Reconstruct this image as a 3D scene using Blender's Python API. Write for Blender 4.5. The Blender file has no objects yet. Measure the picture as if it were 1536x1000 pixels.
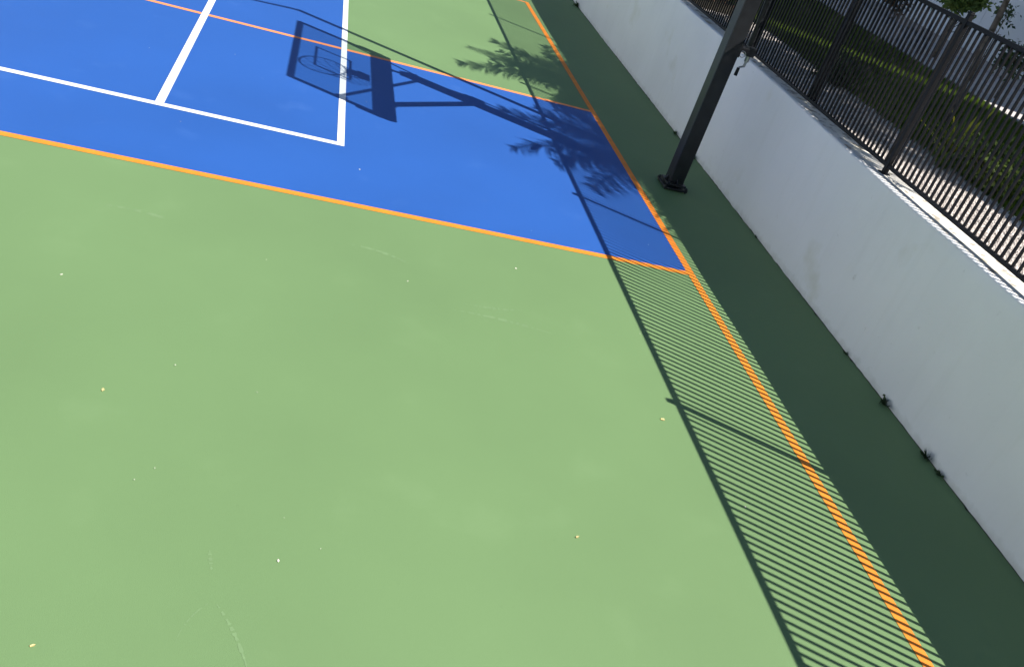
import bpy, bmesh, math, random
import numpy as np
from mathutils import Vector, Matrix, Euler, noise

random.seed(7)
rng = np.random.RandomState(7)
scene = bpy.context.scene
COL = scene.collection
R = math.radians

# ------------------------------------------------------------------ camera
cam_data = bpy.data.cameras.new('camera')
cam = bpy.data.objects.new('camera', cam_data)
COL.objects.link(cam)
rot = Matrix.Rotation(-0.326677, 3, 'Z') @ Matrix.Rotation(1.039717, 3, 'X') @ Matrix.Rotation(0.340732, 3, 'Z')
cam.matrix_world = Matrix.Translation((-3.28387, -5.94853, 2.844756)) @ rot.to_4x4()
cam_data.sensor_fit = 'HORIZONTAL'
cam_data.sensor_width = 36.0
cam_data.lens = 1339.11 / 1536 * 36.0
cam_data.clip_start = 0.05
cam_data.clip_end = 1000
scene.camera = cam

# ------------------------------------------------------------------ world and sun
SUN_AZ = math.atan2(0.872, -0.489)          # measured from +Y towards +X
SUN_EL = math.atan(1 / 0.93)
world = bpy.data.worlds.new('World')
scene.world = world
world.use_nodes = True
wn = world.node_tree.nodes
wl = world.node_tree.links
wn.clear()
w_out = wn.new('ShaderNodeOutputWorld')
w_bg = wn.new('ShaderNodeBackground')
w_sky = wn.new('ShaderNodeTexSky')
w_sky.sky_type = 'NISHITA'
w_sky.sun_disc = False
w_sky.sun_elevation = SUN_EL
w_sky.sun_rotation = SUN_AZ
w_sky.air_density = 1.0
w_sky.dust_density = 0.2
w_sky.ozone_density = 2.5
w_bg.inputs['Strength'].default_value = 0.058
wl.new(w_sky.outputs['Color'], w_bg.inputs['Color'])
wl.new(w_bg.outputs['Background'], w_out.inputs['Surface'])

sun_data = bpy.data.lights.new('sun', 'SUN')
sun_data.energy = 5.0
sun_data.angle = R(0.28)
sun_data.color = (1.0, 0.955, 0.88)
sun = bpy.data.objects.new('sun', sun_data)
COL.objects.link(sun)
sdir = Vector((math.sin(SUN_AZ) * math.cos(SUN_EL), math.cos(SUN_AZ) * math.cos(SUN_EL), math.sin(SUN_EL)))
sun.rotation_euler = sdir.to_track_quat('Z', 'Y').to_euler()
sun.location = sdir * 30

scene.view_settings.view_transform = 'Standard'
scene.view_settings.look = 'None'
scene.view_settings.exposure = 0.85
scene.view_settings.gamma = 1
scene.view_settings.use_curve_mapping = False


# ------------------------------------------------------------------ materials
def mat(name, color, rough=0.6, spec=0.5, metal=0.0, vary=0.0, vscale=3.0, color2=None, bump=0.0, bscale=80.0,
        detail=4.0, spots=None):
    m = bpy.data.materials.new(name)
    m.use_nodes = True
    nt = m.node_tree
    b = nt.nodes['Principled BSDF']
    b.inputs['Roughness'].default_value = rough
    b.inputs['Specular IOR Level'].default_value = spec
    b.inputs['Metallic'].default_value = metal
    c = (*color, 1)
    b.inputs['Base Color'].default_value = c
    tc = nt.nodes.new('ShaderNodeTexCoord')
    src = None
    if vary > 0 or color2 is not None:
        n = nt.nodes.new('ShaderNodeTexNoise')
        n.inputs['Scale'].default_value = vscale
        n.inputs['Detail'].default_value = detail
        nt.links.new(tc.outputs['Object'], n.inputs['Vector'])
        mx = nt.nodes.new('ShaderNodeMix')
        mx.data_type = 'RGBA'
        mx.inputs['A'].default_value = c if color2 is not None else (*[v * (1 - vary) for v in color], 1)
        mx.inputs['B'].default_value = (*color2, 1) if color2 is not None else (*[min(1, v * (1 + vary)) for v in color], 1)
        mr = nt.nodes.new('ShaderNodeMapRange')
        mr.inputs['From Min'].default_value = 0.35
        mr.inputs['From Max'].default_value = 0.65
        nt.links.new(n.outputs['Fac'], mr.inputs['Value'])
        nt.links.new(mr.outputs['Result'], mx.inputs['Factor'])
        src = mx.outputs['Result']
    for sp in (spots or []):
        scol, sscale, lo, hi, amount = sp
        n = nt.nodes.new('ShaderNodeTexNoise')
        n.inputs['Scale'].default_value = sscale
        n.inputs['Detail'].default_value = 5
        nt.links.new(tc.outputs['Object'], n.inputs['Vector'])
        mr = nt.nodes.new('ShaderNodeMapRange')
        mr.inputs['From Min'].default_value = lo
        mr.inputs['From Max'].default_value = hi
        mr.inputs['To Max'].default_value = amount
        nt.links.new(n.outputs['Fac'], mr.inputs['Value'])
        mx = nt.nodes.new('ShaderNodeMix')
        mx.data_type = 'RGBA'
        mx.inputs['A'].default_value = c
        if src is not None:
            nt.links.new(src, mx.inputs['A'])
        mx.inputs['B'].default_value = (*scol, 1)
        nt.links.new(mr.outputs['Result'], mx.inputs['Factor'])
        src = mx.outputs['Result']
    if src is not None:
        nt.links.new(src, b.inputs['Base Color'])
    if bump > 0:
        n = nt.nodes.new('ShaderNodeTexNoise')
        n.inputs['Scale'].default_value = bscale
        n.inputs['Detail'].default_value = 5
        nt.links.new(tc.outputs['Object'], n.inputs['Vector'])
        bp = nt.nodes.new('ShaderNodeBump')
        bp.inputs['Strength'].default_value = bump
        bp.inputs['Distance'].default_value = 0.004
        nt.links.new(n.outputs['Fac'], bp.inputs['Height'])
        nt.links.new(bp.outputs['Normal'], b.inputs['Normal'])
    return m


M = {}
M['terrain'] = mat('terrain', (0.16, 0.14, 0.11), 0.9, vary=0.2, vscale=0.5)
M['green'] = mat('court_green_acrylic', (0.130, 0.219, 0.092), 0.62, 0.35, vary=0.05, vscale=0.55, detail=6,
                 bump=0.25, bscale=260,
                 spots=[((0.160, 0.255, 0.118), 2.2, 0.60, 0.80, 0.35), ((0.10, 0.165, 0.070), 34, 0.68, 0.78, 0.25)])
M['blue'] = mat('court_blue_acrylic', (0.0165, 0.085, 0.330), 0.60, 0.35, vary=0.05, vscale=0.7, detail=6,
                bump=0.25, bscale=260,
                spots=[((0.05, 0.14, 0.42), 2.6, 0.62, 0.80, 0.30)])
M['orange'] = mat('orange_line_paint', (0.74, 0.225, 0.020), 0.6, 0.35, vary=0.06, vscale=9, bump=0.2, bscale=260)
M['thin_orange'] = mat('orange_line_paint_pale', (0.78, 0.26, 0.085), 0.6, 0.35, vary=0.06, vscale=9, bump=0.2, bscale=260)
M['white'] = mat('white_line_paint', (0.74, 0.74, 0.74), 0.6, 0.35, vary=0.04, vscale=11, bump=0.2, bscale=260)
M['wall'] = mat('white_render', (0.80, 0.80, 0.80), 0.8, 0.25, vary=0.03, vscale=1.3, bump=0.35, bscale=45,
                spots=[((0.52, 0.50, 0.34), 1.6, 0.64, 0.78, 0.40), ((0.40, 0.39, 0.34), 14, 0.70, 0.80, 0.35)])
def wall_wear(m):
    nt = m.node_tree
    b = nt.nodes['Principled BSDF']
    src = b.inputs['Base Color'].links[0].from_socket
    tc = nt.nodes.new('ShaderNodeTexCoord')
    mp = nt.nodes.new('ShaderNodeMapping')
    mp.inputs['Scale'].default_value = (1, 9, 0.7)
    nt.links.new(tc.outputs['Object'], mp.inputs['Vector'])
    n = nt.nodes.new('ShaderNodeTexNoise')
    n.inputs['Scale'].default_value = 1.6
    n.inputs['Detail'].default_value = 6
    nt.links.new(mp.outputs['Vector'], n.inputs['Vector'])
    mr = nt.nodes.new('ShaderNodeMapRange')
    mr.inputs['From Min'].default_value = 0.52; mr.inputs['From Max'].default_value = 0.78
    mr.inputs['To Max'].default_value = 0.12
    nt.links.new(n.outputs['Fac'], mr.inputs['Value'])
    mx = nt.nodes.new('ShaderNodeMix'); mx.data_type = 'RGBA'
    nt.links.new(src, mx.inputs['A'])
    mx.inputs['B'].default_value = (0.60, 0.60, 0.56, 1)
    nt.links.new(mr.outputs['Result'], mx.inputs['Factor'])
    # splash dirt in the lowest few centimetres, broken up by noise
    sx = nt.nodes.new('ShaderNodeSeparateXYZ')
    nt.links.new(tc.outputs['Object'], sx.inputs['Vector'])
    n2 = nt.nodes.new('ShaderNodeTexNoise')
    n2.inputs['Scale'].default_value = 14; n2.inputs['Detail'].default_value = 6
    nt.links.new(tc.outputs['Object'], n2.inputs['Vector'])
    ma = nt.nodes.new('ShaderNodeMath'); ma.operation = 'MULTIPLY_ADD'
    nt.links.new(n2.outputs['Fac'], ma.inputs[0]); ma.inputs[1].default_value = -0.11
    nt.links.new(sx.outputs['Z'], ma.inputs[2])
    mr2 = nt.nodes.new('ShaderNodeMapRange')
    mr2.inputs['From Min'].default_value = -0.07; mr2.inputs['From Max'].default_value = 0.01
    mr2.inputs['To Min'].default_value = 0.45; mr2.inputs['To Max'].default_value = 0.0
    nt.links.new(ma.outputs['Value'], mr2.inputs['Value'])
    m2 = nt.nodes.new('ShaderNodeMix'); m2.data_type = 'RGBA'
    nt.links.new(mx.outputs['Result'], m2.inputs['A'])
    m2.inputs['B'].default_value = (0.36, 0.36, 0.31, 1)
    nt.links.new(mr2.outputs['Result'], m2.inputs['Factor'])
    nt.links.new(m2.outputs['Result'], b.inputs['Base Color'])


wall_wear(M['wall'])
M['coping'] = mat('weathered_coping', (0.72, 0.69, 0.63), 0.85, 0.2, vary=0.08, vscale=3.0, bump=0.6, bscale=60,
                  spots=[((0.24, 0.20, 0.15), 13, 0.53, 0.64, 0.80), ((0.60, 0.50, 0.30), 4, 0.58, 0.72, 0.45)])
M['building'] = mat('building_render', (0.86, 0.86, 0.87), 0.8, 0.2, vary=0.03, vscale=0.8, bump=0.3, bscale=30)
M['fence'] = mat('dark_powder_coat', (0.0045, 0.0045, 0.0070), 0.55, 0.28, vary=0.15, vscale=14)
M['pole'] = mat('black_powder_coat', (0.010, 0.011, 0.013), 0.38, 0.5, vary=0.25, vscale=10, bump=0.12, bscale=120)
M['bracket'] = mat('worn_black_steel', (0.018, 0.019, 0.022), 0.42, 0.5, metal=0.3, vary=0.3, vscale=30)
M['steel'] = mat('galvanised_steel', (0.35, 0.36, 0.38), 0.35, 0.5, metal=0.8, vary=0.2, vscale=40)
M['red'] = mat('rim_orange_enamel', (0.45, 0.07, 0.015), 0.4, vary=0.1, vscale=20)
M['net'] = mat('net_nylon', (0.75, 0.75, 0.75), 0.8)
M['pad'] = mat('black_foam_padding', (0.015, 0.015, 0.016), 0.8, vary=0.2, vscale=15)
M['gravel_bed'] = mat('gravel_bed', (0.42, 0.38, 0.35), 0.95, 0.1, vary=0.25, vscale=40, bump=1.0, bscale=50)
M['pebble'] = mat('pale_pebble', (0.62, 0.56, 0.52), 0.85, 0.2, vary=0.25, vscale=23)
M['soil'] = mat('dark_soil', (0.055, 0.045, 0.032), 0.95, 0.1, vary=0.4, vscale=20, bump=1.0, bscale=40)
M['turf'] = mat('lawn_soil', (0.030, 0.045, 0.014), 0.95, 0.1, vary=0.4, vscale=12, bump=1.0, bscale=60)
M['grass'] = mat('grass_blades', (0.110, 0.175, 0.014), 0.6, 0.3, vary=0.3, vscale=3)
M['paving'] = mat('pale_paving', (0.52, 0.48, 0.47), 0.85, 0.2, vary=0.08, vscale=2.0, bump=0.4, bscale=60)
M['strap'] = mat('strap_leaf', (0.12, 0.19, 0.03), 0.45, 0.4, color2=(0.22, 0.26, 0.04), vscale=6)
M['strap_yellow'] = mat('strap_leaf_yellow', (0.60, 0.55, 0.05), 0.45, 0.4, color2=(0.24, 0.34, 0.04), vscale=7)
M['leaf_dark'] = mat('leaf_dark', (0.030, 0.060, 0.018), 0.45, 0.4, color2=(0.055, 0.095, 0.025), vscale=5)
M['leaf_mid'] = mat('leaf_mid', (0.11, 0.175, 0.035), 0.5, 0.4, color2=(0.19, 0.26, 0.06), vscale=5)
M['leaf_rust'] = mat('leaf_rust', (0.16, 0.055, 0.03), 0.6, 0.3, color2=(0.10, 0.08, 0.03), vscale=8)
M['frond'] = mat('palm_frond', (0.050, 0.085, 0.022), 0.45, 0.4, color2=(0.085, 0.12, 0.03), vscale=3)
M['bark'] = mat('palm_bark', (0.16, 0.135, 0.115), 0.9, 0.1, vary=0.35, vscale=14, bump=1.0, bscale=30)
M['twig'] = mat('twig_bark', (0.10, 0.085, 0.07), 0.9, 0.1, vary=0.3, vscale=20)
M['weed'] = mat('weed_leaf', (0.040, 0.070, 0.022), 0.6, 0.3, vary=0.3, vscale=40)
M['dry'] = mat('dry_leaf', (0.52, 0.40, 0.16), 0.7, 0.3, color2=(0.66, 0.58, 0.30), vscale=30)
M['chip'] = mat('pale_chip', (0.72, 0.70, 0.60), 0.8, 0.2, vary=0.2, vscale=40)
M['grime'] = mat('grime', (0.06, 0.065, 0.055), 0.95, 0.1, vary=0.4, vscale=30)
M['dark_glass'] = mat('dark_glass', (0.02, 0.025, 0.03), 0.05)
M['lamp'] = mat('lamp_grey', (0.03, 0.03, 0.034), 0.4)


def translucent_leaf(m, amount=0.35):
    nt = m.node_tree
    b = nt.nodes['Principled BSDF']
    out = [n for n in nt.nodes if n.type == 'OUTPUT_MATERIAL'][0]
    tr = nt.nodes.new('ShaderNodeBsdfTranslucent')
    src = b.inputs['Base Color'].links[0].from_socket
    nt.links.new(src, tr.inputs['Color'])
    ms = nt.nodes.new('ShaderNodeMixShader')
    ms.inputs['Fac'].default_value = amount
    nt.links.new(b.outputs['BSDF'], ms.inputs[1])
    nt.links.new(tr.outputs['BSDF'], ms.inputs[2])
    nt.links.new(ms.outputs['Shader'], out.inputs['Surface'])


for k in ('strap', 'strap_yellow', 'leaf_dark', 'leaf_mid', 'frond', 'grass'):
    translucent_leaf(M[k])

# smoked glass of the backboard: a real see-through pane that dims what passes
gm = bpy.data.materials.new('backboard_glass')
gm.use_nodes = True
nt = gm.node_tree
gb = nt.nodes['Principled BSDF']
gb.inputs['Base Color'].default_value = (0.5, 0.55, 0.58, 1)
gb.inputs['Roughness'].default_value = 0.08
tp = nt.nodes.new('ShaderNodeBsdfTransparent')
tp.inputs['Color'].default_value = (0.80, 0.84, 0.85, 1)
ms = nt.nodes.new('ShaderNodeMixShader')
ms.inputs['Fac'].default_value = 0.07
nt.links.new(tp.outputs['BSDF'], ms.inputs[1])
nt.links.new(gb.outputs['BSDF'], ms.inputs[2])
nt.links.new(ms.outputs['Shader'], [n for n in nt.nodes if n.type == 'OUTPUT_MATERIAL'][0].inputs['Surface'])
M['glass'] = gm


M['scuff_green'] = mat('scuff_on_green', (0.150, 0.242, 0.112), 0.7, 0.3, vary=0.04, vscale=30)
M['scuff_blue'] = mat('scuff_on_blue', (0.030, 0.108, 0.365), 0.7, 0.3, vary=0.05, vscale=30)


# ------------------------------------------------------------------ helpers
def link(name, me, m, parent=None, smooth=False):
    if m is not None and not me.materials:
        me.materials.append(m)
    if smooth:
        for p in me.polygons:
            p.use_smooth = True
    o = bpy.data.objects.new(name, me)
    COL.objects.link(o)
    if parent is not None:
        o.parent = parent
        o.matrix_parent_inverse = Matrix.Identity(4)
    return o


def from_bm(name, bm, m, parent=None, smooth=False):
    me = bpy.data.meshes.new(name)
    bmesh.ops.recalc_face_normals(bm, faces=bm.faces)
    bm.to_mesh(me)
    bm.free()
    return link(name, me, m, parent, smooth)


def from_data(name, v, f, m, parent=None, smooth=False):
    me = bpy.data.meshes.new(name)
    me.from_pydata([tuple(p) for p in v], [], f)
    me.update()
    return link(name, me, m, parent, smooth)


def tag(o, label=None, cat=None, group=None, kind=None):
    if label: o['label'] = label
    if cat: o['category'] = cat
    if group: o['group'] = group
    if kind: o['kind'] = kind
    return o


def empty(name, loc, rz=0):
    o = bpy.data.objects.new(name, None)
    COL.objects.link(o)
    o.location = loc
    o.rotation_euler = (0, 0, rz)
    o.empty_display_size = 0.1
    return o


def add_box(bm, c, s, mtx=None, bev=0.0):
    r = bmesh.ops.create_cube(bm, size=1)
    vs = r['verts']
    for v in vs:
        v.co = Vector((v.co.x * s[0], v.co.y * s[1], v.co.z * s[2]))
    if bev > 0:
        es = list({e for v in vs for e in v.link_edges})
        rb = bmesh.ops.bevel(bm, geom=es, offset=bev, segments=2, affect='EDGES', profile=0.6)
        vs = list({v for f in rb['faces'] for v in f.verts} | {v for v in vs if v.is_valid})
        allv = set(vs)
        for v in list(allv):
            for e in v.link_edges:
                allv.add(e.other_vert(v))
        vs = list(allv)
    for v in vs:
        co = v.co
        if mtx is not None:
            co = mtx @ co
        v.co = co + Vector(c)
    return vs


def add_bar(bm, a, b, w, h, up=(0, 0, 1), bev=0.0):
    a = Vector(a); b = Vector(b)
    d = (b - a)
    L = d.length
    x = d.normalized()
    y = Vector(up).cross(x)
    if y.length < 1e-4:
        y = Vector((0, 1, 0)).cross(x)
    y.normalize()
    z = x.cross(y)
    mt = Matrix((x, y, z)).transposed()
    return add_box(bm, (a + b) / 2, (L, w, h), mt, bev)


def add_tube(bm, pts, rad, n=10, caps=True):
    pts = [Vector(p) for p in pts]
    if not isinstance(rad, (list, tuple)):
        rad = [rad] * len(pts)
    rings = []
    prev = None
    for i, p in enumerate(pts):
        if i == 0: d = pts[1] - p
        elif i == len(pts) - 1: d = p - pts[i - 1]
        else: d = (pts[i + 1] - pts[i - 1])
        d.normalize()
        if prev is None:
            u = d.orthogonal().normalized()
        else:
            u = (prev - d * prev.dot(d)).normalized()
        prev = u
        v = d.cross(u)
        rings.append([bm.verts.new(p + (u * math.cos(t) + v * math.sin(t)) * rad[i])
                      for t in [2 * math.pi * k / n for k in range(n)]])
    for a, b in zip(rings, rings[1:]):
        for k in range(n):
            bm.faces.new((a[k], a[(k + 1) % n], b[(k + 1) % n], b[k]))
    if caps:
        bm.faces.new(rings[0][::-1])
        bm.faces.new(rings[-1])


def sheet(name, rects, z, m, parent=None):
    """flat rectangles (x0, y0, x1, y1) in one thin sheet"""
    v, f = [], []
    for x0, y0, x1, y1 in rects:
        i = len(v)
        v += [(x0, y0, z), (x1, y0, z), (x1, y1, z), (x0, y1, z)]
        f.append((i, i + 1, i + 2, i + 3))
    return from_data(name, v, f, m, parent)


# ------------------------------------------------------------------ the ground and the court
tag(sheet('ground', [(-120, -120, 120, 120)], -0.03, M['terrain']), kind='structure')
KEY = 3.66
bm = bmesh.new()
add_box(bm, (-5.5, 4.0, -0.01), (13.2, 40.0, 0.02))
tag(from_bm('court_surface', bm, M['green']), kind='structure')
tag(sheet('blue_court_area', [(-10.5, 0, -2.844, 16.0), (-2.844, 0, 0, KEY)], 0.0012, M['blue']), kind='structure')
HB, HL = 0.0325, 0.031
# the narrow lines of the basketball court, under the white ones
sheet_lane = sheet('orange_lane_line', [(-6.6, -HL, -HB, HL)], 0.0024, M['orange'])
tag(sheet_lane, kind='structure')
tag(sheet('orange_lane_line', [(-6.6, KEY - HL, -HB, KEY + HL)], 0.0024, M['thin_orange']), kind='structure')
tag(sheet('orange_free_throw_line', [(-6.66, -HL, -6.6, KEY + HL)], 0.0024, M['orange']), kind='structure')
tag(sheet('orange_baseline', [(-HB, -15.5, HB, 8.52 + HL)], 0.0024, M['orange']), kind='structure')
tag(sheet('orange_three_point_line', [(-9.0, 8.52 - HL, -HB, 8.52 + HL)], 0.0024, M['thin_orange']), kind='structure')
tag(sheet('white_end_line', [(-10.5, 1.073 - 0.033, -2.844 + 0.03, 1.073 + 0.033)], 0.0036, M['white']), kind='structure')
tag(sheet('white_side_line', [(-2.844 - 0.03, 1.073 + 0.033, -2.844 + 0.03, 15.5)], 0.0036, M['white']), kind='structure')
tag(sheet('white_centre_line', [(-4.251 - 0.033, 1.073 + 0.033, -4.251 + 0.033, 15.5)], 0.0036, M['white']), kind='structure')


# faint rubber and ball scuffs lying on the paint
def scuff(pts, w):
    v, f = [], []
    n = len(pts)
    for i, (x, y) in enumerate(pts):
        x0, y0 = pts[max(0, i - 1)]
        x1, y1 = pts[min(n - 1, i + 1)]
        d = Vector((x1 - x0, y1 - y0)).normalized()
        ww = w * rng.uniform(0.35, 1.0) * (0.3 + 0.7 * math.sin(math.pi * (i + 0.3) / (n - 0.4)))
        v += [(x - d.y * ww, y + d.x * ww), (x + d.y * ww, y - d.x * ww)]
    for i in range(n - 1):
        if rng.rand() < 0.72:
            f.append((2 * i, 2 * i + 1, 2 * i + 3, 2 * i + 2))
    return v, f


def arc(a, b, bulge, n=34):
    a = Vector(a); b = Vector(b)
    nrm = Vector((-(b - a).y, (b - a).x))
    return [tuple(a.lerp(b, t) + nrm * bulge * 4 * t * (1 - t)) for t in [i / (n - 1) for i in range(n)]]


def scuff_sheet(name, lst, z, m):
    V, F = [], []
    for pts, w in lst:
        v, f = scuff(pts, w)
        k = len(V)
        V += [(x, y, z) for x, y in v]
        F += [tuple(i + k for i in q) for q in f]
    return tag(from_data(name, V, F, m), kind='stuff', label='faint pale scuff marks rubbed into the court paint', cat='scuff marks')


g_sc = [(arc((-3.36, -3.80), (-3.25, -3.60), 0.10), 0.004), (arc((-3.24, -3.62), (-3.10, -3.90), 0.04), 0.010),
        (arc((-3.30, -3.36), (-3.28, -3.46), 0.0), 0.012),
        (arc((-2.10, -1.20), (-1.45, -1.28), 0.03), 0.020), (arc((-2.02, -1.10), (-1.60, -1.05), -0.05), 0.016),
        (arc((-4.30, -0.70), (-3.85, -0.74), 0.06), 0.025), (arc((-2.75, -0.60), (-2.35, -0.72), 0.08), 0.02)]
for k in range(4):
    x, y = rng.uniform(-5, -0.3), rng.uniform(-4.4, -0.2)
    a = rng.uniform(0, math.pi)
    L = rng.uniform(0.05, 0.3)
    g_sc.append((arc((x, y), (x + L * math.cos(a), y + L * math.sin(a)), rng.uniform(-.15, .15)), rng.uniform(0.002, 0.008)))
scuff_sheet('scuff_marks', g_sc, 0.0007, M['scuff_green'])['label'] = 'faint pale scuff marks rubbed into the green court paint'
b_sc = []
for k in range(26):
    x, y = rng.uniform(-7, -0.5), rng.uniform(0.2, 3.4)
    if x < -3 : y = rng.uniform(0.2, 7)
    a = rng.uniform(-0.4, 0.6)
    L = rng.uniform(0.06, 0.22)
    b_sc.append((arc((x, y), (x + L * math.cos(a), y + L * math.sin(a)), rng.uniform(-.15, .15)), rng.uniform(0.004, 0.012)))
scuff_sheet('scuff_marks', b_sc, 0.0018, M['scuff_blue'])['label'] = 'faint pale scuff marks rubbed into the blue court paint'

# ------------------------------------------------------------------ retaining wall along the court
WX = 1.05


def wall_top(y):
    t = min(1, max(0, (y - 0.2) / 2.0))
    t = t * t * (3 - 2 * t)
    u = min(1, max(0, (y - 6.5) / 2.0))
    return 1.165 + 0.030 * t * (1 - u) + 0.004 * noise.noise(Vector((y * 1.3, 3, 0)))


prof = [(0.0, 0.0), (0.0, 0.35), (0.0, 1.07), (0.0, -0.014), (0.003, -0.005), (0.010, 0.0), (0.05, 0.001), (0.12, 0.002), (0.20, 0.001), (0.29, 0.0), (0.32, -0.03), (0.33, -0.35)]
ys = np.arange(-16, 24.01, 0.10)
V, F = [], []
for y in ys:
    zt = wall_top(y)
    for j, (dx, dz) in enumerate(prof):
        wob = 0.0045 * noise.noise(Vector((y * 0.9, j * 0.4, 1.0)))
        if j < 3:
            V.append((WX + wob + (0.003 * noise.noise(Vector((y * 9, 7, 0))) if j == 0 else 0), y, dz if j else -0.02))
        else:
            rough = 0.003 * noise.noise(Vector((y * 4.2, j * 1.7, 5.0))) if j > 4 else 0
            lipw = 0.010 * noise.noise(Vector((y * 0.8, 12, 0)))
            V.append((WX + dx + wob + (lipw if 3 <= j <= 5 else 0), y, zt + dz + rough))
NP = len(prof)
for i in range(len(ys) - 1):
    for j in range(NP - 1):
        a = i * NP + j
        F.append((a, a + 1, a + NP + 1, a + NP))
w_me = bpy.data.meshes.new('retaining_wall')
w_me.from_pydata(V, [], F)
w_me.update()
w_me.materials.append(M['wall'])
w_me.materials.append(M['coping'])
for p in w_me.polygons:
    p.use_smooth = True
    if (p.index % (NP - 1)) >= 6:
        p.material_index = 1
tag(link('retaining_wall', w_me, None), 'low white rendered wall beside the court, shaded on its court side', 'wall')

# dark grime packed in the joint between wall and court
V, F = [], []
yy = np.arange(-9, 14, 0.04)
for i, y in enumerate(yy):
    w = 0.003 + 0.004 * abs(noise.noise(Vector((y * 6, 0, 0)))) + (0.012 if rng.rand() < 0.05 else 0)
    h = 0.002 + 0.004 * abs(noise.noise(Vector((y * 8, 5, 0))))
    V += [(WX - w, y, 0.002), (WX - w * 0.4, y, h * 0.7), (WX - 0.001, y, h * 1.6), (WX + 0.012, y, h * 1.6)]
    if i:
        k = 4 * i
        for q in range(3):
            F.append((k - 4 + q, k - 3 + q, k + 1 + q, k + q))
tag(from_data('joint_grime', V, F, M['grime']), 'dark dirt collected along the foot of the white wall', 'dirt', kind='stuff')

# ------------------------------------------------------------------ garden behind the wall
GZ = 1.11
tag(sheet('garden_ground', [(1.30, -16, 14, 24)], GZ - 0.02, M['soil']), kind='structure')
tag(sheet('gravel_strip', [(1.34, -16, 2.48, 5.4)], GZ - 0.008, M['gravel_bed']), kind='structure')
tag(sheet('planting_bed', [(1.34, 5.4, 2.48, 24)], GZ - 0.008, M['soil']), kind='structure')
tag(sheet('lawn_ground', [(2.48, -16, 5.55, 11)], GZ - 0.012, M['turf']), kind='structure')

# pebbles
tets = []
NPB = 26000
px = rng.uniform(1.35, 2.50, NPB); py = rng.uniform(-3.2, 5.6, NPB)
pr = rng.uniform(0.006, 0.016, NPB)
base = np.array([(1, 0, 0), (0, 1, 0), (-1, 0, 0), (0, -1, 0), (0, 0, 0.8)])
ang = rng.uniform(0, 6.28, NPB)
ca, sa = np.cos(ang), np.sin(ang)
V = np.zeros((NPB, 5, 3))
sx = rng.uniform(0.7, 1.3, (NPB, 1))
V[:, :, 0] = px[:, None] + pr[:, None] * (base[None, :, 0] * ca[:, None] * sx - base[None, :, 1] * sa[:, None])
V[:, :, 1] = py[:, None] + pr[:, None] * (base[None, :, 0] * sa[:, None] * sx + base[None, :, 1] * ca[:, None])
V[:, :, 2] = GZ - 0.008 + pr[:, None] * (base[None, :, 2] * rng.uniform(0.7, 1.3, (NPB, 1))) + rng.uniform(0, 0.004, (NPB, 1))
V[:, 4, 0] += rng.uniform(-.004, .004, NPB)
F = []
for i in range(NPB):
    k = 5 * i
    F += [(k, k + 1, k + 4), (k + 1, k + 2, k + 4), (k + 2, k + 3, k + 4), (k + 3, k, k + 4)]
tag(from_data('gravel', V.reshape(-1, 3), F, M['pebble']), 'pale crushed gravel strip behind the black fence', 'gravel', kind='stuff')

# lawn
NB = 120000
gx = rng.uniform(2.44, 5.58, NB); gy = rng.uniform(-3.0, 11, NB)
gx += 0.02 * np.sin(gy * 3) * (gx < 2.6)
ga = rng.uniform(0, 6.28, NB)
gh = rng.uniform(0.025, 0.065, NB)
gw = rng.uniform(0.003, 0.007, NB)
lx = rng.normal(0, 0.018, NB); ly = rng.normal(0, 0.018, NB)
V = np.zeros((NB, 3, 3))
V[:, 0] = np.stack([gx - gw * np.cos(ga), gy - gw * np.sin(ga), np.full(NB, GZ - 0.012)], 1)
V[:, 1] = np.stack([gx + gw * np.cos(ga), gy + gw * np.sin(ga), np.full(NB, GZ - 0.012)], 1)
V[:, 2] = np.stack([gx + lx, gy + ly, GZ - 0.012 + gh], 1)
F = np.arange(NB * 3).reshape(-1, 3).tolist()
tag(from_data('lawn_grass', V.reshape(-1, 3), F, M['grass']), 'short green grass of the garden lawn between gravel and paving', 'grass', kind='stuff')

# paving slabs along the building, each a piece, under a structure sheet of joint sand
pave = sheet('garden_path', [(5.55, -16, 7.6, 24)], GZ - 0.010, M['soil'])
tag(pave, kind='structure')
slab_me = None
for iy in range(-5, 28):
    for ix in range(3):
        if slab_me is None:
            bm = bmesh.new()
            add_box(bm, (0, 0, 0), (0.672, 0.672, 0.03), bev=0.004)
            slab_me = bpy.data.meshes.new('slab')
            bm.to_mesh(slab_me); bm.free()
            slab_me.materials.append(M['paving'])
        o = bpy.data.objects.new('slab', slab_me)
        COL.objects.link(o)
        o.parent = pave
        o.location = (5.57 + 0.34 + ix * 0.682, 0.341 + iy * 0.682, GZ + 0.008 + rng.uniform(-.002, .002))
        o.rotation_euler = (rng.uniform(-.003, .003), rng.uniform(-.003, .003), 0)


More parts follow.
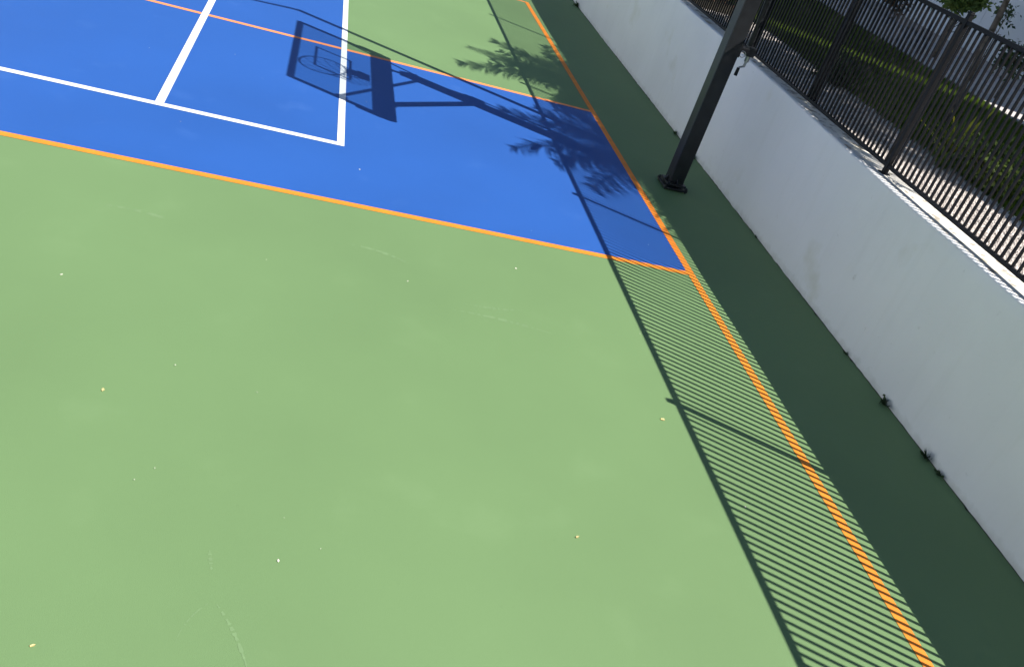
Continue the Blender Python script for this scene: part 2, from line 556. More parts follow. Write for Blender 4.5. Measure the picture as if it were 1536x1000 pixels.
# ------------------------------------------------------------------ white buildings beyond the garden
def building(y0, y1, top, label, shade_wall_len=0.0):
    x0 = 7.62
    e = empty('white_building', (x0, (y0 + y1) / 2, GZ))
    L = y1 - y0
    H = top - GZ
    bm = bmesh.new()
    add_box(bm, (3.0, 0, H / 2 - 0.1), (5.9, L, H + 0.2))
    from_bm('wall', bm, M['building'], e)
    # render panels standing 2 cm proud with open joints between them
    if shade_wall_len:  # unseen thin wall, added to shade the lawn but leave a sunlit gap
        bm = bmesh.new()
        add_box(bm, (0.11, L / 2 + shade_wall_len / 2 - 0.002, H / 2 - 0.1), (0.20, shade_wall_len, H + 0.2))
        from_bm('added_shade_wall', bm, M['building'], e)
    n = max(1, round(L / 1.6))
    w = L / n
    for k in range(n):
        for (a, b) in ((0.16, 2.9), (2.92, H)):
            bm = bmesh.new()
            add_box(bm, (0.04, -L / 2 + (k + 0.5) * w, (a + b) / 2), (0.06, w - 0.012, b - a - 0.01))
            from_bm('panel', bm, M['building'], e)
    bm = bmesh.new()
    add_box(bm, (0.035, 0, 0.07), (0.09, L, 0.16))
    from_bm('plinth', bm, M['paving'], e)
    bm = bmesh.new()
    add_box(bm, (3.0, 0, H + 0.04), (6.1, L, 0.08), bev=0.01)
    from_bm('coping', bm, M['building'], e)
    tag(e, label, 'building')


building(3.62, 24.0, 7.55, 'white panelled building behind the small tree beyond the garden lawn')
building(-16.0, -0.35, 7.55, 'white panelled building past the right edge of the photo, shading the gravel', 3.29)

# unseen white house added across the court to bounce sunlight onto the wall
house = empty('added_white_house', (-12.6, 3.0, 0))
tag(house, 'low white house with a row of windows, added out of frame to bounce sunlight onto the wall', 'building')
HW, HH = 40.0, 4.2
wins = [(y, z) for z in (1.5,) for y in np.arange(-17.5, 18, 5.0)]
bm = bmesh.new()
zs = [0, 0.8, 2.2, HH]
for i in range(3):
    z0, z1 = zs[i], zs[i + 1]
    if i % 2 == 0:
        add_box(bm, (-2.5, 0, (z0 + z1) / 2), (5.0, HW, z1 - z0))
    else:
        edges = [-HW / 2] + [e for y in np.arange(-17.5, 18, 5.0) for e in (y - 0.8, y + 0.8)] + [HW / 2]
        for k in range(0, len(edges), 2):
            add_box(bm, (-2.5, (edges[k] + edges[k + 1]) / 2, (z0 + z1) / 2), (5.0, edges[k + 1] - edges[k], z1 - z0))
from_bm('wall', bm, M['building'], house)
bm = bmesh.new(); add_box(bm, (-2.5, 0, HH + 0.07), (5.2, HW + 0.2, 0.14), bev=0.01)
from_bm('roof', bm, M['building'], house)
for y, z in wins:
    bm = bmesh.new()
    for s in (-1, 1):
        add_box(bm, (-0.12, y + s * 0.77, z), (0.06, 0.058, 1.396))
        add_box(bm, (-0.12, y, z + s * 0.67), (0.06, 1.48, 0.056))
    add_box(bm, (-0.12, y, z), (0.05, 0.05, 1.28))
    fr = from_bm('window', bm, M['lamp'], house)
    bm = bmesh.new(); add_box(bm, (-0.15, y, z), (0.012, 1.5, 1.3))
    from_bm('pane', bm, M['dark_glass'], fr)

# ------------------------------------------------------------------ garden fence on the wall
FX = 1.19
ZB0, ZB1 = 1.217, 1.245
ZT0, ZT1 = 2.340, 2.371
SP = 2.95
PY = 0.03
fence = empty('picket_fence', (FX, 0, 1.165))
tag(fence, 'black metal fence of thin square pickets standing on the white wall', 'fence')


def floc(z): return z - 1.165


posts = [PY + SP * k for k in range(-5, 8)]
post_me = rail_me = None
bm = bmesh.new()
add_box(bm, (0, 0, 0.6225), (0.038, 0.038, 1.245), bev=0.004)
post_me = bpy.data.meshes.new('post'); bm.to_mesh(post_me); bm.free(); post_me.materials.append(M['fence'])
bm = bmesh.new()
add_box(bm, (0, 0, 0.006), (0.044, 0.044, 0.010), bev=0.003)
vs = add_box(bm, (0, 0, 0.016), (0.030, 0.030, 0.010), bev=0.003)
cap_me = bpy.data.meshes.new('post_cap'); bm.to_mesh(cap_me); bm.free(); cap_me.materials.append(M['fence'])
bm = bmesh.new()
add_box(bm, (0, 0, 0.005), (0.075, 0.07, 0.010), bev=0.003)
foot_me = bpy.data.meshes.new('foot_plate'); bm.to_mesh(foot_me); bm.free(); foot_me.materials.append(M['fence'])
for y in posts:
    o = bpy.data.objects.new('post', post_me); COL.objects.link(o); o.parent = fence
    o.location = (0, y, wall_top(y) - 1.165)
    c = bpy.data.objects.new('post_cap', cap_me); COL.objects.link(c); c.parent = o; c.location = (0, 0, 1.245)
    c = bpy.data.objects.new('foot_plate', foot_me); COL.objects.link(c); c.parent = o; c.location = (0, 0, 0.0)
for (z0, z1, w) in ((ZB0, ZB1, 0.028), (ZT0, ZT1, 0.028)):
    bm = bmesh.new()
    add_box(bm, (0, 0, 0), (w, SP - 0.040, z1 - z0), bev=0.003)
    rail_me = bpy.data.meshes.new('rail'); bm.to_mesh(rail_me); bm.free(); rail_me.materials.append(M['fence'])
    for y in posts[:-1]:
        o = bpy.data.objects.new('rail', rail_me); COL.objects.link(o); o.parent = fence
        o.location = (0, y + SP / 2, floc((z0 + z1) / 2))
NPK = 48
bm = bmesh.new()
h = ZT0 - ZB1 + 0.004
add_box(bm, (0, 0, h / 2 - 0.002), (0.0158, 0.0158, h))
pk_me = bpy.data.meshes.new('picket'); bm.to_mesh(pk_me); bm.free(); pk_me.materials.append(M['fence'])
rest = bmesh.new()
cnt = 0
cand = []
for y in posts[:-1]:
    for k in range(1, NPK):
        cand.append(y + SP * k / NPK)
near = sorted([y for y in cand if -5.3 < y], key=lambda y: y)[:296]
nset = set(near)
for y in cand:
    dx, dy = rng.uniform(-.0012, .0012), rng.uniform(-.002, .002)
    if y in nset:
        o = bpy.data.objects.new('picket', pk_me); COL.objects.link(o); o.parent = fence
        o.location = (dx, y + dy, floc(ZB1)); o.rotation_euler = (rng.uniform(-.0015, .0015), 0, 0)
    else:
        add_box(rest, (dx, y, floc(ZB1) + h / 2), (0.016, 0.016, h))
o = from_bm('far_pickets', rest, M['fence'], fence)
o['kind'] = 'stuff'

# ------------------------------------------------------------------ basketball hoop
PX, PYY = 0.425, 1.870
hoop = empty('basketball_hoop', (0, 0, 0))
tag(hoop, 'black basketball hoop whose square pole stands between orange baseline and white wall', 'basketball hoop')
PT = 3.20
bm = bmesh.new()
add_box(bm, (PX, PYY, PT / 2 + 0.02), (0.15, 0.15, PT - 0.04), bev=0.012)
pole = from_bm('pole', bm, M['pole'], hoop)
bm = bmesh.new()
add_box(bm, (PX, PYY, PT + 0.008), (0.158, 0.158, 0.02), bev=0.005)
from_bm('pole_cap', bm, M['pole'], pole)
bm = bmesh.new()
add_box(bm, (PX, PYY, 0.055), (0.205, 0.205, 0.022), bev=0.004)
vs = add_box(bm, (PX, PYY, 0.021), (0.25, 0.25, 0.02), bev=0.004)
plate = from_bm('base_plate', bm, M['bracket'], hoop)
for sx in (-1, 1):
    for sy in (-1, 1):
        bm = bmesh.new()
        cx, cy = PX + sx * 0.110, PYY + sy * 0.110
        add_tube(bm, [(cx, cy, 0.0), (cx, cy, 0.055)], 0.009, 8)
        add_tube(bm, [(cx, cy, 0.030), (cx, cy, 0.046)], 0.017, 6)
        from_bm('anchor_bolt', bm, M['bracket'], plate)
for sx, sy in ((-1, 0), (1, 0), (0, -1), (0, 1)):
    bm = bmesh.new()
    p = Vector((PX, PYY, 0.067))
    d = Vector((sx, sy, 0)); t = Vector((-sy, sx, 0)) * 0.006
    q = [p + d * 0.073, p + d * 0.110, p + d * 0.073 + Vector((0, 0, 0.05))]
    a = [bm.verts.new(v + t) for v in q]; b = [bm.verts.new(v - t) for v in q]
    bm.faces.new(a); bm.faces.new(b[::-1])
    for i in range(3):
        bm.faces.new((a[i], b[i], b[(i + 1) % 3], a[(i + 1) % 3]))
    from_bm('gusset', bm, M['bracket'], plate)

# lift actuator behind the pole: bracket, tube, hand crank
adj = None
bm = bmesh.new()
add_box(bm, (PX + 0.125, PYY + 0.0, 1.43), (0.10, 0.09, 0.045), bev=0.005)
add_box(bm, (PX + 0.083, PYY + 0.0, 1.43), (0.014, 0.13, 0.14), bev=0.003)
add_box(bm, (PX + 0.205, PYY + 0.0, 1.425), (0.075, 0.075, 0.085), bev=0.008)
adj = from_bm('lift_bracket', bm, M['bracket'], hoop)
bm = bmesh.new()
add_tube(bm, [(PX + 0.205, PYY + 0.05, 1.46), (PX + 0.185, PYY + 0.06, 2.02)], 0.026, 12)
add_tube(bm, [(PX + 0.185, PYY + 0.06, 2.02), (PX + 0.165, PYY + 0.07, 2.66)], 0.016, 10)
from_bm('lift_tube', bm, M['bracket'], hoop)
bm = bmesh.new()
add_tube(bm, [(PX + 0.205, PYY, 1.39), (PX + 0.205, PYY, 1.33)], 0.022, 10)
add_tube(bm, [(PX + 0.205, PYY, 1.33), (PX + 0.20, PYY - 0.005, 1.28)], 0.012, 8)
add_tube(bm, [(PX + 0.20, PYY - 0.005, 1.285), (PX + 0.15, PYY - 0.03, 1.275), (PX + 0.145, PYY - 0.03, 1.262)], 0.009, 8)
crank = from_bm('crank_handle', bm, M['steel'], adj)
bm = bmesh.new()
add_tube(bm, [(PX + 0.145, PYY - 0.03, 1.268), (PX + 0.143, PYY - 0.032, 1.195)], [0.014, 0.017], 10)
from_bm('crank_grip', bm, M['pad'], adj)
bm = bmesh.new()
ring = [(PX + 0.115 + 0.028 * math.cos(t), PYY - 0.055, 1.395 + 0.028 * math.sin(t)) for t in [2 * math.pi * k / 16 for k in range(17)]]
add_tube(bm, ring, 0.004, 6)
from_bm('lock_ring', bm, M['steel'], adj)

BX = -0.66
BY0, BY1 = 0.905, 2.775
BZ0, BZ1 = 2.12, 3.315
# lower arms, upper arms
for s in (-1, 1):
    bm = bmesh.new()
    add_bar(bm, (PX + 0.10, PYY + s * 0.090, 2.50), (BX + 0.05, 1.84 + s * 0.53, 2.19), 0.045, 0.085, bev=0.006)
    from_bm('lower_arm', bm, M['pole'], hoop)
    bm = bmesh.new()
    add_bar(bm, (PX + 0.02, PYY + s * 0.088, 3.12), (BX + 0.05, 1.84 + s * 0.86, 2.76), 0.03, 0.032, bev=0.004)
    from_bm('upper_arm', bm, M['pole'], hoop)
bm = bmesh.new()
add_box(bm, (PX + 0.09, PYY, 2.50), (0.17, 0.205, 0.15), bev=0.006)
add_box(bm, (PX + 0.13, PYY, 2.63), (0.09, 0.12, 0.10), bev=0.006)
from_bm('pivot_bracket', bm, M['bracket'], hoop)
bm = bmesh.new()
add_tube(bm, [(PX + 0.10, PYY - 0.13, 2.50), (PX + 0.10, PYY + 0.13, 2.50)], 0.018, 10)
add_tube(bm, [(PX + 0.02, PYY - 0.12, 3.12), (PX + 0.02, PYY + 0.12, 3.12)], 0.014, 10)
from_bm('pivot_pin', bm, M['steel'], hoop)

board = empty('backboard', (0, 0, 0)); board.parent = hoop
cy = (BY0 + BY1) / 2
bm = bmesh.new()
add_box(bm, (BX, cy, (2.30 + BZ1 - 0.03) / 2), (0.012, BY1 - BY0 - 0.07, BZ1 - 0.03 - 2.30))
from_bm('pane', bm, M['glass'], board)
bm = bmesh.new()
add_box(bm, (BX, cy, BZ1 - 0.022), (0.045, BY1 - BY0, 0.044), bev=0.006)
for y in (BY0 + 0.025, BY1 - 0.025):
    add_box(bm, (BX, y, (BZ0 + 0.1 + BZ1 - 0.058) / 2), (0.05, 0.05, BZ1 - 0.058 - BZ0 - 0.1), bev=0.006)
add_box(bm, (BX, cy, 2.295), (0.05, BY1 - BY0 - 0.102, 0.06), bev=0.006)
from_bm('frame', bm, M['pole'], board)
bm = bmesh.new()     # padding wraps the bottom edge and turns up the lower corners
add_box(bm, (BX, cy, BZ0 + 0.065), (0.085, BY1 - BY0 + 0.03, 0.13), bev=0.02)
for s, y in ((-1, BY0), (1, BY1)):
    vs = add_box(bm, (BX, y + s * 0.002, BZ0 + 0.24), (0.075, 0.055, 0.30), bev=0.02)
from_bm('padding', bm, M['pad'], board)
# shooter's square in white tape on the pane
bm = bmesh.new()
for (y, z, sy, sz) in ((cy, 3.03, 0.61, 0.03), (cy, 2.60, 0.61, 0.03), (cy - 0.29, 2.815, 0.03, 0.40), (cy + 0.29, 2.815, 0.03, 0.40)):
    add_box(bm, (BX - 0.008, y, z), (0.003, sy, sz))
from_bm('target_square', bm, M['white'], board)
# rear channel frame carrying the arms
bm = bmesh.new()
for s in (-1, 1):
    add_box(bm, (BX + 0.05, 1.84 + s * 0.53, 2.22), (0.05, 0.08, 0.14), bev=0.004)
    add_box(bm, (BX + 0.045, 1.84 + s * 0.88, 2.76), (0.04, 0.04, 0.10), bev=0.004)
from_bm('mounting_bracket', bm, M['bracket'], board)
# rim
RZ = 2.47
RC = Vector((BX - 0.385, 1.84, RZ))
bm = bmesh.new()
add_tube(bm, [RC + Vector((0.229 * math.cos(t), 0.229 * math.sin(t), 0)) for t in [2 * math.pi * k / 40 for k in range(41)]], 0.009, 8)
rim = from_bm('rim', bm, M['red'], hoop, smooth=True)
bm = bmesh.new()
add_box(bm, (BX - 0.085, 1.84, RZ - 0.012), (0.15, 0.15, 0.012), bev=0.003)
add_box(bm, (BX - 0.022, 1.84, RZ - 0.05), (0.025, 0.19, 0.13), bev=0.004)
for s in (-1, 1):
    add_bar(bm, (BX - 0.03, 1.84 + s * 0.07, RZ - 0.09), (BX - 0.20, 1.84 + s * 0.13, RZ - 0.012), 0.02, 0.014)
from_bm('rim_mount', bm, M['red'], rim)
bm = bmesh.new()
NL = 12
for lvl in range(5):
    r0 = 0.225 - 0.030 * lvl; r1 = 0.225 - 0.030 * (lvl + 1)
    if lvl >= 3: r0 = 0.135 + 0.0 * lvl; r1 = 0.130
    z0 = RZ - 0.01 - 0.085 * lvl; z1 = z0 - 0.085
    for k in range(NL):
        for s in (0.5, -0.5):
            a0 = 2 * math.pi * (k + 0.5 * (lvl % 2)) / NL; a1 = a0 + s * 2 * math.pi / NL
            add_tube(bm, [RC + Vector((r0 * math.cos(a0), r0 * math.sin(a0), z0 - RZ)), RC + Vector((r1 * math.cos(a1), r1 * math.sin(a1), z1 - RZ))], 0.003, 4, False)
from_bm('net', bm, M['net'], rim)

# ------------------------------------------------------------------ lamp post just behind the fence
lx_, ly_ = 1.44, 1.90
lamp = empty('lamp_post', (lx_, ly_, GZ))
tag(lamp, 'tall thin dark lamp post behind the fence, its shadow running past the hoop shadow', 'lamp post')
bm = bmesh.new()
add_tube(bm, [(0, 0, 0), (0, 0.01, 1.5), (-0.0, 0.10, 4.82)], [0.046, 0.044, 0.036], 14)
from_bm('pole', bm, M['lamp'], lamp, smooth=True)
bm = bmesh.new()
add_tube(bm, [(0, 0.10, 4.78), (-0.08, 0.10, 4.815), (-0.7, 0.10, 4.66), (-1.3, 0.10, 4.52)], [0.03, 0.028, 0.022, 0.02], 10)
from_bm('arm', bm, M['lamp'], lamp, smooth=True)
bm = bmesh.new()
add_box(bm, (-1.5, 0.10, 4.47), (0.48, 0.22, 0.07), bev=0.02)
head = from_bm('lamp_head', bm, M['lamp'], lamp)
bm = bmesh.new()
add_box(bm, (-1.5, 0.10, 4.432), (0.38, 0.16, 0.012))
from_bm('lens', bm, M['white'], head)
bm = bmesh.new()
add_box(bm, (0, 0, 0.01), (0.2, 0.2, 0.024), bev=0.004)
from_bm('base_plate', bm, M['lamp'], lamp)


# ------------------------------------------------------------------ planting
def leaf_blade(length, width, droop, m_seed=0, n=6, fold=0.25):
    """strap leaf along +X rising, as verts/faces"""
    V, F = [], []
    for i in range(n + 1):
        t = i / n
        x = length * (t - 0.22 * droop * t * t)
        z = length * (0.85 * t * (1 - 0.25 * droop) - droop * 0.75 * t * t)
        w = width * (1 - t ** 2.2) * (0.55 + 0.9 * min(t * 3, 1) * 0.5)
        V += [(x, -w, z + w * fold), (x, 0, z), (x, w, z + w * fold)]
    for i in range(n):
        k = 3 * i
        F += [(k, k + 1, k + 4, k + 3), (k + 1, k + 2, k + 5, k + 4)]
    return V, F


def strap_plant(loc, n, L, m1, m2, label, width=0.022, seed=1, yellow=0.35):
    rr = random.Random(seed)
    e = empty('strap_leaf_plant', loc)
    tag(e, label, 'plant')
    for k in range(n):
        l = L * rr.uniform(0.6, 1.1)
        V, F = leaf_blade(l, width * rr.uniform(0.8, 1.2), rr.uniform(0.1, 0.9))
        o = from_data('leaf', V, F, m2 if rr.random() < yellow else m1, e, True)
        o.rotation_euler = (0, -rr.uniform(0.0, 0.75), k * 2.399 + rr.uniform(-.3, .3))
        o.location = (rr.uniform(-.03, .03), rr.uniform(-.03, .03), 0)
    return e


def leaf_cloud(center, radii, n, size, seed, hollow=0.3, clump=14):
    """many small leaf quads gathered in clumps through an uneven volume"""
    r = np.random.RandomState(seed)
    cs = []
    while len(cs) < clump:
        p = r.uniform(-1, 1, 3)
        if hollow < np.linalg.norm(p) < 1:
            cs.append(p)
    cs = np.array(cs)
    idx = r.randint(0, clump, n)
    p = cs[idx] * 0.78 + r.normal(0, 0.20, (n, 3))
    p = p * np.array(radii) + np.array(center)
    d = r.normal(0, 1, (n, 3)); d /= np.linalg.norm(d, axis=1)[:, None]
    u = np.cross(d, r.normal(0, 1, (n, 3))); u /= np.linalg.norm(u, axis=1)[:, None]
    s = size * r.uniform(0.6, 1.25, n)[:, None]
    V = np.zeros((n, 4, 3))
    V[:, 0] = p - d * s
    V[:, 1] = p + u * s * 0.45
    V[:, 2] = p + d * s
    V[:, 3] = p - u * s * 0.45
    return V.reshape(-1, 3), np.arange(n * 4).reshape(-1, 4).tolist()


def stems(bm, n, spread, height, seed, r0=0.008):
    rr = random.Random(seed)
    for k in range(n):
        a = rr.uniform(0, 6.28)
        tip = Vector((math.cos(a) * spread * rr.uniform(.3, 1), math.sin(a) * spread * rr.uniform(.3, 1), height * rr.uniform(.6, 1)))
        mid = tip * 0.5 + Vector((rr.uniform(-.05, .05), rr.uniform(-.05, .05), height * 0.08))
        add_tube(bm, [(0, 0, -0.02), mid, tip], [r0, r0 * 0.7, r0 * 0.35], 5)


def shrub(loc, radii, n, size, m, label, seed, hollow=0.3, clump=14, name='shrub', lift=None):
    e = empty(name, loc)
    tag(e, label, 'shrub')
    cz = radii[2] if lift is None else lift
    V, F = leaf_cloud((0, 0, cz), radii, n, size, seed, hollow, clump)
    o = from_data('foliage', V, F, m, e)
    o['kind'] = 'stuff'
    bm = bmesh.new()
    stems(bm, 9, radii[0] * 0.9, cz + radii[2] * 0.6, seed)
    from_bm('stem', bm, M['twig'], e)
    return e


strap_plant((2.60, 1.22, GZ - 0.01), 40, 0.52, M['strap'], M['strap_yellow'], 'yellow and green strap-leaved plant in the gravel behind the fence', seed=4)
strap_plant((2.30, 0.86, GZ - 0.01), 22, 0.30, M['leaf_mid'], M['strap'], 'low dark strap-leaved plant close to the bottom rail of the fence', seed=9, width=0.016, yellow=0.3)
shrub((2.58, 0.62, GZ - 0.02), (0.34, 0.40, 0.19), 2600, 0.030, M['leaf_mid'], 'low leafy green shrub right of the yellow strap-leaved plant', 11)
shrub((2.36, 3.10, GZ - 0.02), (0.26, 0.34, 0.20), 1500, 0.026, M['leaf_dark'], 'small dark shrub at the lawn edge behind the lamp post', 12)
shrub((2.15, 7.2, GZ - 0.02), (0.40, 1.1, 0.25), 3500, 0.030, M['leaf_rust'], 'low brownish shrub in the planting bed left of the hoop pole', 13, clump=26)
shrub((5.0, 11.6, GZ - 0.02), (0.9, 1.0, 0.55), 5000, 0.05, M['leaf_dark'], 'dark hedge plant at the far end of the lawn', 14, clump=24)
shrub((3.2, 11.9, GZ - 0.02), (0.8, 0.8, 0.50), 5000, 0.05, M['leaf_mid'], 'mid green bush at the far end of the lawn nearest the fence', 15, clump=24)


def small_tree(loc, h, crown_r, n, label, seed, lean=(0, 0), trunk_r=0.022, leaf=0.045, m=None, crown_z=None):
    e = empty('young_tree', loc)
    tag(e, label, 'tree')
    bm = bmesh.new()
    lx, ly = lean
    add_tube(bm, [(0, 0, -0.03), (lx * .4, ly * .4, h * .45), (lx, ly, h)], [trunk_r, trunk_r * .8, trunk_r * .45], 8)
    tr = from_bm('trunk', bm, M['bark'], e, True)
    rr = random.Random(seed)
    bm = bmesh.new()
    for k in range(9):
        t = rr.uniform(0.35, 1.0)
        b = Vector((lx * t, ly * t, h * t))
        a = rr.uniform(0, 6.28)
        q = b + Vector((math.cos(a), math.sin(a), rr.uniform(0.2, 0.9))) * crown_r * rr.uniform(.5, .95)
        add_tube(bm, [b, (b + q) / 2 + Vector((0, 0, 0.04)), q], [trunk_r * .35, trunk_r * .25, trunk_r * .12], 5)
    from_bm('branch', bm, M['twig'], e)
    V, F = leaf_cloud((lx, ly, crown_z or h), (crown_r, crown_r, crown_r * .8), n, leaf, seed, 0.1, 16)
    o = from_data('crown', V, F, m or M['leaf_mid'], e)
    o['kind'] = 'stuff'
    return e


small_tree((6.35, 7.25, GZ), 0.95, 0.38, 1500, 'leafy young tree by the white building, seen above the fence rail', 21, leaf=0.05, m=M['leaf_mid'])
small_tree((6.05, 5.15, GZ), 0.60, 0.32, 500, 'sparse twiggy young tree on the lawn edge at the far right', 22, leaf=0.045, m=M['leaf_dark'])
small_tree((6.2, 6.0, GZ), 1.0, 0.22, 120, 'thin nearly bare sapling in front of the white building', 23, trunk_r=0.012, leaf=0.04, m=M['leaf_dark'])
small_tree((5.7, 7.9, GZ), 0.55, 0.25, 260, 'small reddish shrub tree near the far top rail of the fence', 24, trunk_r=0.012, leaf=0.04, m=M['leaf_rust'])


# palms: curved fronds with separate leaflets
def frond_mesh(L, seed, leaflet=0.34):
    rr = random.Random(seed)
    bm = bmesh.new()
    pts = []
    n = 16
    for i in range(n + 1):
        t = i / n
        pts.append(Vector((L * (t - 0.10 * t ** 2.2), 0, L * (0.42 * t - 0.80 * t * t * (0.8 + 0.1 * rr.random())))))
    add_tube(bm, pts, [0.014 * (1 - 0.85 * i / n) + 0.002 for i in range(n + 1)], 5)
    NLf = 56
    for s in (-1, 1):
        for k in range(NLf):
            t = 0.14 + 0.85 * k / NLf
            f = t * n
            i = min(n - 1, int(f))
            p = pts[i].lerp(pts[i + 1], f - i)
            d = (pts[i + 1] - pts[i]).normalized()
            ll = leaflet * math.sin(math.pi * min(1, (t * 0.82 + 0.12))) ** 0.6 * rr.uniform(.85, 1.1)
            side = Vector((0, s, 0))
            dr = (side * 0.8 + d * 0.65 + Vector((0, 0, -0.20 + rr.uniform(-.12, .12)))).normalized()
            q1 = p + dr * ll * 0.5
            q2 = p + dr * ll + Vector((0, 0, -ll * 0.28))
            wv = d * 0.011
            a = [bm.verts.new(p - wv), bm.verts.new(p + wv), bm.verts.new(q1 + wv * .9), bm.verts.new(q1 - wv * .9), bm.verts.new(q2)]
            bm.faces.new((a[0], a[1], a[2], a[3]))
            bm.faces.new((a[3], a[2], a[4]))
    me = bpy.data.meshes.new('frond')
    bm.to_mesh(me); bm.free()
    me.materials.append(M['frond'])
    return me


FR = [frond_mesh(1.75, s) for s in (1, 2, 3)]


def palm(loc, crown, r0, nf, label, seed, scale=1.0, extra=()):
    rr = random.Random(seed)
    e = empty('palm_tree', loc)
    tag(e, label, 'palm tree', 'palms behind the fence')
    c = Vector(crown) - Vector(loc)
    bm = bmesh.new()
    n = 22
    pts, rad = [], []
    for i in range(n + 1):
        t = i / n
        pts.append(Vector((c.x * t ** 1.4, c.y * t ** 1.4, c.z * t - 0.03 * (i == 0))))
        rad.append(r0 * (1.15 - 0.35 * t) * (1.0 + (0.07 if i % 2 else 0)))
    add_tube(bm, pts, rad, 12)
    from_bm('trunk', bm, M['bark'], e, True)
    bm = bmesh.new()
    add_tube(bm, [c + Vector((0, 0, -0.12)), c + Vector((0, 0, 0.05)), c + Vector((0, 0, 0.28))], [r0 * .9, r0 * 1.1, r0 * .3], 10)
    from_bm('crownshaft', bm, M['frond'], e, True)
    for k in range(nf):
        o = bpy.data.objects.new('frond', FR[k % 3]); COL.objects.link(o); o.parent = e
        o.location = c + Vector((0, 0, 0.05 + 0.1 * rr.random()))
        el = rr.uniform(-0.35, 0.75)
        o.rotation_euler = (rr.uniform(-.3, .3), -el, k * 2.399 + seed)
        s = scale * rr.uniform(0.85, 1.1)
        o.scale = (s, s, s)
    for az, el, s in extra:
        o = bpy.data.objects.new('frond', FR[0]); COL.objects.link(o); o.parent = e
        o.location = c + Vector((0, 0, 0.08)); o.rotation_euler = (0.1, -el, az); o.scale = (s, s, s)
    return e


palm((3.60, 2.75, GZ), (3.35, 2.66, 3.60), 0.030, 28, 'slender palm leaning behind the fence, its trunk rising past the top rail', 3, 0.95)
palm((3.60, 0.30, GZ), (3.65, 0.72, 3.55), 0.05, 30, 'palm just past the right edge of the photo, nearest the fence', 8, 0.97, extra=((R(-156), 0.60, 1.08), (R(-150), 0.45, 0.95), (R(-104), 0.25, 1.30)))
palm((4.60, 2.15, GZ), (4.40, 2.65, 4.25), 0.045, 34, 'dense tall palm past the right edge of the photo, farthest from the fence', 5, 0.95)


# ------------------------------------------------------------------ weeds at the foot of the wall
def weed(x, y, s, label, seed):
    rr = random.Random(seed)
    V, F = [], []
    for k in range(26):
        a = rr.uniform(0, 6.28); el = rr.uniform(0.2, 1.3)
        L = s * rr.uniform(0.5, 1.1)
        d = Vector((-abs(math.cos(a)) * math.cos(el) * 0.8, math.sin(a) * math.cos(el), math.sin(el)))
        b = Vector((rr.uniform(-.01, 0), rr.uniform(-.4, .4) * s, 0))
        t = d.orthogonal().normalized() * L * 0.16
        i = len(V)
        p = b + d * L * 0.55
        V += [b, p + t, b + d * L, p - t]
        F.append((i, i + 1, i + 2, i + 3))
        if k % 2:
            i = len(V)
            q = b + d * L * 0.8
            t2 = Vector((rr.uniform(-1, 0), rr.uniform(-1, 1), rr.uniform(-1, 1))) * L * 0.3
            V += [q, q + t2 * .5 + t, q + t2, q + t2 * .5 - t]
            F.append((i, i + 1, i + 2, i + 3))
    o = from_data('weed', V, F, M['weed'])
    o.location = (x, y, 0.004)
    tag(o, label, 'weed', 'weeds sprouting along the foot of the wall')


weed(1.035, -1.46, 0.070, 'bushy dark weed at the wall foot, upper of the two large ones', 1)
weed(1.035, -2.02, 0.075, 'widest dark weed at the wall foot in the lower right', 2)
weed(1.04, -2.18, 0.045, 'small upright weed just below the widest weed at the wall foot', 3)
weed(1.04, -0.85, 0.034, 'tiny weed at the wall foot between the hoop pole and the bushy weeds', 4)
weed(1.04, 1.03, 0.028, 'tiny weed at the wall foot just nearer than the hoop pole', 5)
weed(1.035, 3.58, 0.055, 'small weed at the wall foot beyond the left side of the hoop pole', 6)
weed(1.035, 2.87, 0.055, 'small weed at the wall foot touching the right side of the hoop pole', 7)
weed(1.04, 9.30, 0.10, 'far weed at the wall foot by the top edge of the photo', 8)


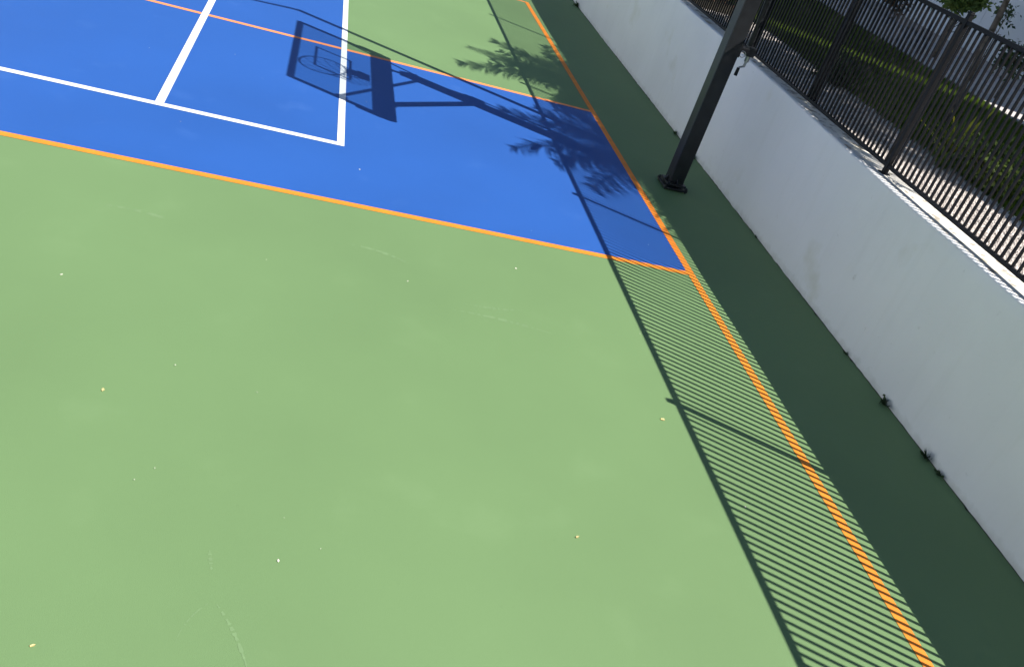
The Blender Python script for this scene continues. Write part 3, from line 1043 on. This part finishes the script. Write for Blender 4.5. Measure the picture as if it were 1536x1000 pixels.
# ------------------------------------------------------------------ litter on the court
def bit(name, x, y, s, m, label, cat, seed):
    rr = random.Random(seed)
    n = 7
    V = [(0, 0, s * 0.10)]
    for k in range(n):
        a = 2 * math.pi * k / n
        r = s * rr.uniform(0.5, 1.0) * (1.0 if k % 3 else 0.65)
        V.append((r * math.cos(a) * 1.35, r * math.sin(a) * 0.7, s * rr.uniform(0.05, 0.45)))
    F = [(0, 1 + k, 1 + (k + 1) % n) for k in range(n)]
    i = len(V)
    V += [(vx * 0.9, vy * 0.9, 0.001) for vx, vy, vz in V]
    F += [(1 + (k + 1) % n, 1 + k, i + 1 + k, i + 1 + (k + 1) % n) for k in range(n)]
    o = from_data(name, V, F, m)
    o.location = (x, y, 0.001)
    o.rotation_euler = (0, 0, rr.uniform(0, 6.28))
    tag(o, label, cat, 'litter scattered on the court')


bit('dry_leaf', -0.885, -2.03, 0.020, M['dry'], 'yellow curled leaf on green paint beside the fence shadow', 'leaf', 1)
bit('dry_leaf', -3.89, -2.46, 0.013, M['dry'], 'small yellow leaf on green paint near the left edge', 'leaf', 2)
bit('paint_chip', -1.57, -0.49, 0.012, M['chip'], 'pale chip on green just below the lower orange lane line', 'chip', 3)
bit('paint_chip', -3.03, -3.38, 0.010, M['chip'], 'long pale chip on the green near the bottom', 'chip', 4)
bit('dry_leaf', -1.66, -3.07, 0.012, M['dry'], 'small straw coloured leaf on the green at bottom centre', 'leaf', 5)
bit('dry_leaf', -3.81, -3.85, 0.011, M['dry'], 'tiny orange leaf in the bottom left corner', 'leaf', 6)
bit('paint_chip', -2.38, -0.95, 0.010, M['chip'], 'tiny pale chip on the green left of centre', 'chip', 7)
bit('paint_chip', -4.29, -1.55, 0.011, M['chip'], 'tiny pale chip on the green at the left', 'chip', 8)
bit('paint_chip', -0.60, -2.71, 0.010, M['chip'], 'tiny white chip within the striped fence shadow', 'chip', 9)
bit('paint_chip', -2.69, 0.65, 0.010, M['chip'], 'tiny pale chip on blue below the white corner', 'chip', 10)
V, F = [], []
for k in range(40):
    x, y = rng.uniform(-5.5, 0.9), rng.uniform(-4.2, 6.0)
    s = rng.uniform(0.0015, 0.0040)
    a = rng.uniform(0, 6.28)
    i = len(V)
    z = 0.006
    V += [(x + s * math.cos(a), y + s * math.sin(a), z), (x + s * math.cos(a + 2.1), y + s * math.sin(a + 2.1), z), (x + s * math.cos(a + 4.2), y + s * math.sin(a + 4.2), z), (x, y, z + s)]
    F += [(i, i + 1, i + 3), (i + 1, i + 2, i + 3), (i + 2, i, i + 3)]
tag(from_data('grit', V, F, M['chip']), 'tiny pale grit specks scattered over the court paint', 'grit', kind='stuff')
